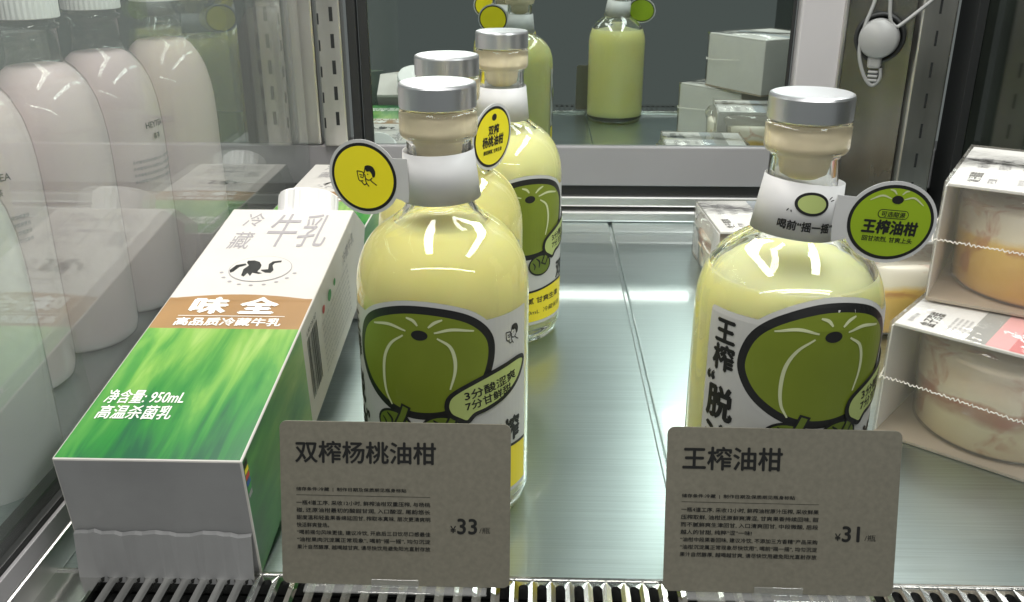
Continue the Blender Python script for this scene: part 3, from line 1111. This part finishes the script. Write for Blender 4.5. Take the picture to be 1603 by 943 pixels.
    A.build('side_lettering', side, body)
    A = Art()
    for k, mm in enumerate((M_ink, M_yellow, M_red, M_blueink, M_dotgreen, M_greyink)):
        A.poly(rect2(.12, .62, H - .55 - .34 * k, H - .28 - .34 * k), mm, 1)
    A.build('colour_bar', side, body)
    # folded base flaps
    bm = bmesh.new()
    n = 26
    top, bot, low = [], [], []
    rnd = random.Random(9)
    for k in range(n + 1):
        x = -w2 + .12 + (W - .24) * k / n
        j = 2.72 + .06 * math.sin(k * .7) + rnd.uniform(-.07, .07)
        top.append(bm.verts.new((x, -.03, j)))
        bot.append(bm.verts.new((x, -.22 + .02 * math.sin(k * .5), j - .06)))
        low.append(bm.verts.new((x, -.80, .16)))
    for k in range(n):
        bm.faces.new((top[k], top[k + 1], bot[k + 1], bot[k]))
        bm.faces.new((bot[k], bot[k + 1], low[k + 1], low[k]))
    bmesh.ops.recalc_face_normals(bm, faces=bm.faces)
    fl = obj('base_flap', bm, M_cartonbaseshade, t)
    s = fl.modifiers.new('thickness', 'SOLIDIFY')
    s.thickness = .0005
    # screw cap on the roof panel
    cap = bmesh.new()
    prof = [(0, 0), (2.35, 0), (2.35, .35), (2.12, .38), (2.12, 1.9), (1.95, 2.05), (0, 2.08)]
    lathe(prof, 60, cap)
    for v in cap.verts:
        if .37 < v.co.z < 1.95:
            an = math.atan2(v.co.y, v.co.x)
            k = 1 + .02 * (1 if int((an / (2 * math.pi)) * 60 + 60) % 2 else -1)
            v.co.x *= k
            v.co.y *= k
    ang = math.atan2(3.3, H * .38)                       # slope of the roof panel
    cp = obj('screw_cap', cap, M_captop, t, False, (.5, L + 1.5, H - 1.6))
    cp.rotation_euler = (-R(38), 0, 0)
    return t


ca = make_carton()
cb = copy_tree(ca)
cb['label'] = 'second milk carton lying flat behind the front one, touching the mirror wall'
cb.location = Vector((-18.0, 67.9, 0.02)) * U
cb.rotation_euler = (0, 0, 0)
cb.scale = (1, .80, 1)


# ------------------------------------------------------------------ pink and pale milk bottles behind the glass
def make_milk_bottle(label, loc, liquid, s=1.0, text=False, rot=0):
    t = thing('milk_bottle', label, 'bottle', loc, (0, 0, R(rot)), 'milk drink bottles behind the glass')
    P = [(0, .5), (2.2, .45), (2.7, .08), (3.3, .0), (3.75, .35), (3.92, 1.1), (3.92, 13.6), (3.88, 15.0), (3.76, 16.4), (3.5, 17.8), (3.0, 19.1), (2.4, 19.95), (1.9, 20.4), (1.72, 20.9), (1.72, 22.6), (1.95, 22.65), (1.95, 22.9), (1.7, 23.0), (1.7, 23.4)]
    obj('shell', lathe(P, 64), M_pet, t, True)
    Q = [(0, .62), (2.2, .58), (2.7, .2), (3.28, .1), (3.68, .42), (3.84, 1.1), (3.84, 13.6), (3.80, 15.0), (3.68, 16.4), (3.42, 17.75), (2.92, 19.0), (2.34, 19.82), (1.86, 20.2), (0, 20.22)]
    obj('milk_drink', lathe(Q, 64), liquid, t, True)
    cp = lathe([(0, 23.4), (2.0, 23.3), (2.05, 23.35), (2.05, 25.6), (1.95, 25.75), (0, 25.8)], 72)
    for v in cp.verts:
        if 23.3 < v.co.z < 25.65 and v.co.xy.length > 1.9:
            k = 1 + .012 * (1 if int(round(math.atan2(v.co.y, v.co.x) / (2 * math.pi) * 72)) % 2 else -1)
            v.co.x *= k
            v.co.y *= k
    obj('cap', cp, M_captop, t)
    if text:
        A = Art()

        def rad(v):
            for (r0, z0), (r1, z1) in zip(P, P[1:]):
                if z0 <= v <= z1 and z1 > z0:
                    return r0 + (r1 - r0) * (v - z0) / (z1 - z0)
            return 3.92

        def fn(u, v, e):
            th = R(-90) + u / 3.92
            return ((rad(v) + .03 + e) * math.cos(th), (rad(v) + .03 + e) * math.sin(th), v)
        A.text('HEYTEA', 0, 14.9, 2.1, .44, M_ink, 1, .01)
        A.text('喜茶', 0, 14.0, .8, .45, M_ink, 1, .014)
        for k in range(4):
            A.text('多肉葡萄风味发酵乳饮品 冷藏饮用更佳', -.4, 12.3 - .5 * k, 4.4, .26, M_greyink, 1, .01)
        A.build('lettering', fn, t, (.3, .5))
    return t


make_milk_bottle('pink milk bottle with small dark lettering at the left edge', (-35.6, 56.0, 0), M_pink, 1, True, 48)
make_milk_bottle('large pink milk bottle second in the row behind the glass', (-34.3, 63.6, 0), M_pink)
make_milk_bottle('pink milk bottle third in the row, with a sliver of print on its right side', (-33.4, 71.2, 0), M_pink, 1, True, 80)
make_milk_bottle('pink milk bottle farthest back in the row, next to the steel upright', (-31.8, 79.4, 0), M_pink)
make_milk_bottle('pale greenish milk bottle nearest the viewer at the far left', (-31.0, 44.6, -2.6), M_palegreen)


# ------------------------------------------------------------------ price cards
def make_card(label, loc, rotz, title, price, wd, ht, lines, tw):
    t = thing('price_card', label, 'price card', loc, (0, 0, rotz), 'price cards on the front edge')
    lean = R(15)
    c, s = math.cos(lean), math.sin(lean)

    def fn(u, v, e):
        return (u, v * s - e * c, .12 + v * c + e * s)
    h = wd / 2
    bm = bmesh.new()
    P = rect2(-h, h, 0, ht, .32, 6)
    fr = [bm.verts.new(fn(p.x, p.y, 0)) for p in P]
    bk = [bm.verts.new(fn(p.x, p.y, -.09)) for p in P]
    bm.faces.new(fr)
    bm.faces.new(bk[::-1])
    for i in range(len(P)):
        j = (i + 1) % len(P)
        bm.faces.new((fr[i], bk[i], bk[j], fr[j]))
    bmesh.ops.recalc_face_normals(bm, faces=bm.faces)
    card = obj('card', bm, M_tag, t)
    A = Art()
    x0 = -h + .72
    A.text(title, x0, ht - 1.42, tw, None, M_ink, 1, .014, anchor='l')
    A.build('title_lettering', fn, card)
    A = Art()
    A.text(lines[0], x0, ht - 3.2, 5.1, .2, M_ink, 1, .011, anchor='l')
    A.poly(rect2(x0, x0 + 6.2, ht - 3.49, ht - 3.47), M_ink, 1)
    for k, ln in enumerate(lines[1:]):
        full = len(ln) > 20
        A.text(ln, x0, ht - 3.84 - .355 * k, 6.2 if full else len(ln) * .215, .22, M_ink, 1, .011, anchor='l')
    A.build('small_lettering', fn, card)
    A = Art()
    A.text('¥', h - 2.75, ht - 4.98, None, .33, M_ink, 1, .01, anchor='l')
    A.text(price, h - 2.42, ht - 4.83, None, .72, M_ink, 1, .014, anchor='l')
    A.text('/瓶', h - 1.42, ht - 5.0, .5, .30, M_ink, 1, .006, anchor='l')
    A.build('price_lettering', fn, card)
    bm = bmesh.new()
    bm_box(bm, -h * .8, h * .8, -.5, 1.0, .0, .1, .03)
    bm_box(bm, -1.1, 1.1, -.16, -.09, .1, .55, .02)
    obj('stand', bm, M_acryl, t)
    return t


make_card('grey brown price card reading 33, in front of the yellow tagged bottle', (-6.45, 34.95, .42), R(-.4),
          '双榨杨桃油柑', '33', 10.6, 7.75,
          ['储存条件:冷藏  |  制作日期及保质期见瓶身标贴',
           '一瓶4道工序, 采收12小时, 鲜榨油柑双重压榨, 与杨桃',
           '碰, 还原油柑最初的酸甜甘润, 入口酸涩, 尾韵悠长',
           '甜度温和轻盈果香绵延回甘, 榨取本真味, 层次更清爽明',
           '快活鲜爽登场。',
           '“喝前摇匀风味更佳, 建议冷饮, 开启后三日饮尽口感最佳',
           '“油柑果肉沉淀属正常现象”, 喝前“摇一摇”, 均匀沉淀',
           '果汁自然醇厚, 越喝越甘爽, 请尽快饮用避免阳光直射存放'], 6.45)
make_card('grey brown price card reading 31, in front of the green tagged bottle', (11.15, 34.9, .42), R(-.6),
          '王榨油柑', '31', 10.45, 7.75,
          ['储存条件:冷藏  |  制作日期及保质期见瓶身标贴',
           '一瓶4道工序, 采收12小时, 鲜榨油柑原汁压榨, 采收鲜果',
           '压榨取鲜, 油柑还原鲜爽清涩, 甘爽果香持续回味, 甜',
           '而不腻鲜爽生津回甘, 入口清爽回甘, 中段微酸, 后段',
           '越人的甘甜, 纯粹“涩”一味!',
           '“油柑中段果香回味, 建议冷饮, 不添加三方香精”产品采购',
           '“油柑沉淀属正常现象尽快饮用”, 喝前“摇一摇”, 均匀沉淀',
           '果汁自然醇厚, 越喝越甘爽, 请尽快饮用避免阳光直射存放'], 4.45)


# ------------------------------------------------------------------ wrapped cake boxes
def make_cake_box(label, loc, rotz, cake, kind, Wd=11.6, Ht=7.5, lean=0.0):
    t = thing('cake_box', label, 'cake box', loc, (0, 0, rotz), 'film wrapped cake boxes')
    # local frame: front left corner at the origin, x along the front edge, y to the back
    obj('tray', box(0, Wd, 0, Wd, 0, .22, .06), M_kraft, t)
    top = obj('lid_card', box(.12, Wd - .12, .12, Wd - .12, Ht - .30, Ht - .10, .05), M_card, t)
    face = lambda u, v, e: (u, v, Ht - .095 + e)
    A = Art()
    if kind == 'red':
        for a, b, mm in ((3.9, 5.1, M_stripegrey), (5.1, 6.3, M_stripepink), (6.3, 8.4, M_stripered), (8.4, 9.6, M_stripepink)):
            A.poly(rect2(a, b, .2, Wd - .2), mm, 1)
        A.text('盒子蛋糕', 1.7, 2.0, 2.5, .85, M_ink, 1, .012, R(90))
        A.text('草莓酸奶', .75, 1.7, 1.6, .35, M_greyink, 1, 0, R(90))
        for k in range(4):
            A.text('净含量 冷藏 保质期', 2.8 + .28 * k, 2.1, 2.2, .16, M_greyink, 1, 0, R(90))
    else:
        A.poly(rect2(4.6, 5.9, .2, Wd - .2), M_stripeblue, 1)
        A.poly(rect2(5.9, 7.4, .2, Wd - .2), M_stripegrey, 1)
        A.text('盒子蛋糕', 1.3, 2.4, 2.6, .75, M_ink, 1, .012, R(90))
        A.text('芒果', 2.3, 1.8, 1.3, .5, M_greyink, 1, .01, R(90))
        A.text('新鲜冷藏', 1.4, 6.6, 3.0, .7, M_greyink, 1, 0, R(90))
        A.text('轻甜不腻', 2.6, 6.6, 3.0, .7, M_greyink, 1, 0, R(90))
        A.text('净含量', 3.8, 2.2, 1.6, .4, M_greyink, 1, 0, R(90))
        A.text('保质期', 3.8, 6.2, 1.6, .4, M_greyink, 1, 0, R(90))
    A.build('lid_print', face, top)
    # card walls at the back and left; front is a film window, right wall left out to light the cake
    bm = bmesh.new()
    bm_box(bm, .02, Wd - .02, Wd - .1, Wd - .02, .24, Ht - .31)
    bm_box(bm, .02, .1, .1, Wd - .11, .24, Ht - .31)
    obj('sleeve', bm, M_card, t)
    # cake in a clear cup
    cx = Wd / 2
    cake_prof = [(0, .35), (4.85, .35), (5.1, .6), (5.35, Ht - 1.9), (4.9, Ht - 1.75), (0, Ht - 1.7)]
    obj('cake', lathe(cake_prof, 64), cake, t, True, (cx, cx, 0))
    cup = [(0, .24), (5.0, .25), (5.2, .45), (5.27, 2.6), (5.36, 2.7), (5.46, Ht - 1.6), (5.6, Ht - 1.5), (5.6, Ht - 1.25), (5.68, Ht - 1.2), (5.68, Ht - .85), (5.5, Ht - .75), (5.4, Ht - .45), (5.1, Ht - .38), (0, Ht - .37)]
    obj('cup', lathe(cup, 64), M_cup, t, True, (cx, cx, 0))
    # wrap film: four slightly baggy sides and a top
    bm = bmesh.new()
    n, mz = 14, 8
    rnd = random.Random(hash(kind) % 7 + len(label))
    def side(p, q, nx, ny):
        g = []
        for j in range(mz + 1):
            row = []
            for i in range(n + 1):
                u_, v_ = i / n, j / mz
                bulge = .32 * math.sin(math.pi * u_) * math.sin(math.pi * v_) + .10 * rnd.uniform(-1, 1) * math.sin(math.pi * u_) * math.sin(math.pi * v_)
                row.append(bm.verts.new((p[0] + (q[0] - p[0]) * u_ + nx * bulge, p[1] + (q[1] - p[1]) * u_ + ny * bulge, .02 + (Ht - .03) * v_)))
            g.append(row)
        for j in range(mz):
            for i in range(n):
                bm.faces.new((g[j][i], g[j][i + 1], g[j + 1][i + 1], g[j + 1][i]))
    o_ = .06
    side((-o_, -o_), (Wd + o_, -o_), 0, -1)
    side((Wd + o_, -o_), (Wd + o_, Wd + o_), 1, 0)
    side((Wd + o_, Wd + o_), (-o_, Wd + o_), 0, 1)
    side((-o_, Wd + o_), (-o_, -o_), -1, 0)
    bm.faces.new([bm.verts.new(q) for q in ((-o_, -o_, Ht), (Wd + o_, -o_, Ht), (Wd + o_, Wd + o_, Ht), (-o_, Wd + o_, Ht))])
    bmesh.ops.remove_doubles(bm, verts=bm.verts, dist=.02)
    film = obj('wrap_film', bm, M_film, t, True)
    # crimped seam running round the film
    P = []
    zc = Ht * .50
    for k in range(150):
        u_ = k / 149
        P.append((u_ * Wd, -.16 - .32 * math.sin(math.pi * u_), zc + .25 * math.sin(u_ * 3 + 1) + .07 * math.sin(k * 1.9) + rnd.uniform(-.05, .05)))
    Q = []
    for k in range(80):
        u_ = k / 79
        Q.append((-.16 - .32 * math.sin(math.pi * u_), (1 - u_) * Wd * .6, zc + .6 * (1 - u_) + .07 * math.sin(k * 1.9) + rnd.uniform(-.05, .05)))
    bm = tube(Q + P, .04, 5)
    obj('film_seam', bm, M_seam, film)
    return t


make_cake_box('lower cake box at the right, lid striped grey, pink and red, layered cream cake inside', (20.75, 50.7, .02), R(-39), M_cakea, 'red')
make_cake_box('upper cake box at the right with yellow mango cake, stacked on the striped one', (23.9, 54.0, 7.56), R(-30), M_cakeb, 'blue')
make_cake_box('cake box half hidden behind the green tagged bottle, standing alone on the shelf', (15.2, 75.0, .02), R(3), M_cakea, 'blue', 9.6, 5.2)
make_cake_box('cake box standing directly behind the right hand stack, left corner showing past the bottle', (23.2, 65.2, .02), R(6), M_cakeb, 'blue', 8.8)


# ------------------------------------------------------------------ plug and cords on the steel corner panel
def build_plug():
    t = thing('power_plug', 'round light grey plug in a black ringed socket on the steel corner panel', 'plug', (32.35, 92.62, 19.1), (R(90), 0, R(-23)))
    obj('socket_ring', lathe([(0, 0), (1.78, 0), (1.78, .25), (1.55, .3), (1.5, .12), (0, .12)], 48), M_gasket, t, True)
    obj('plug_body', lathe([(0, .14), (1.38, .14), (1.42, .6), (1.36, 1.35), (1.2, 1.6), (0, 1.62)], 48), M_plug, t, True)
    bm = bmesh.new()
    bm_box(bm, -.55, .4, -2.1, -.4, .45, 1.3, .2)
    for k in range(3):
        bm_box(bm, -.42, .28, -2.45 - .3 * k, -2.25 - .3 * k, .55, 1.2, .08)
    obj('strain_relief', bm, M_plug, t)
    P = spline([(31.2, 91.8, 24.5), (31.05, 91.6, 22.5), (30.45, 91.6, 20.2), (30.25, 91.6, 17.9), (30.9, 91.5, 15.8), (31.75, 91.4, 14.8), (32.4, 91.3, 15.4), (32.35, 91.3, 16.4)], 8)
    o = obj('hanging_cord', tube(P, .17, 10), M_plug, None, True)
    t.scale = (1.3, 1.3, 1.3)
    tag(o, 'light grey power cord looping down from the top to the plug', 'cord')
    P = spline([(32.2, 91.0, 26), (32.25, 90.9, 22.5), (32.5, 90.8, 20.8), (32.95, 90.7, 20.3), (33.5, 90.7, 20.5), (35.5, 90.5, 22.3), (36.8, 90.4, 23.6)], 8)
    o = obj('hanging_cord', tube(P, .17, 10), M_plug, None, True)
    tag(o, 'second grey cord bent in a sharp V just above the plug', 'cord')


build_plug()
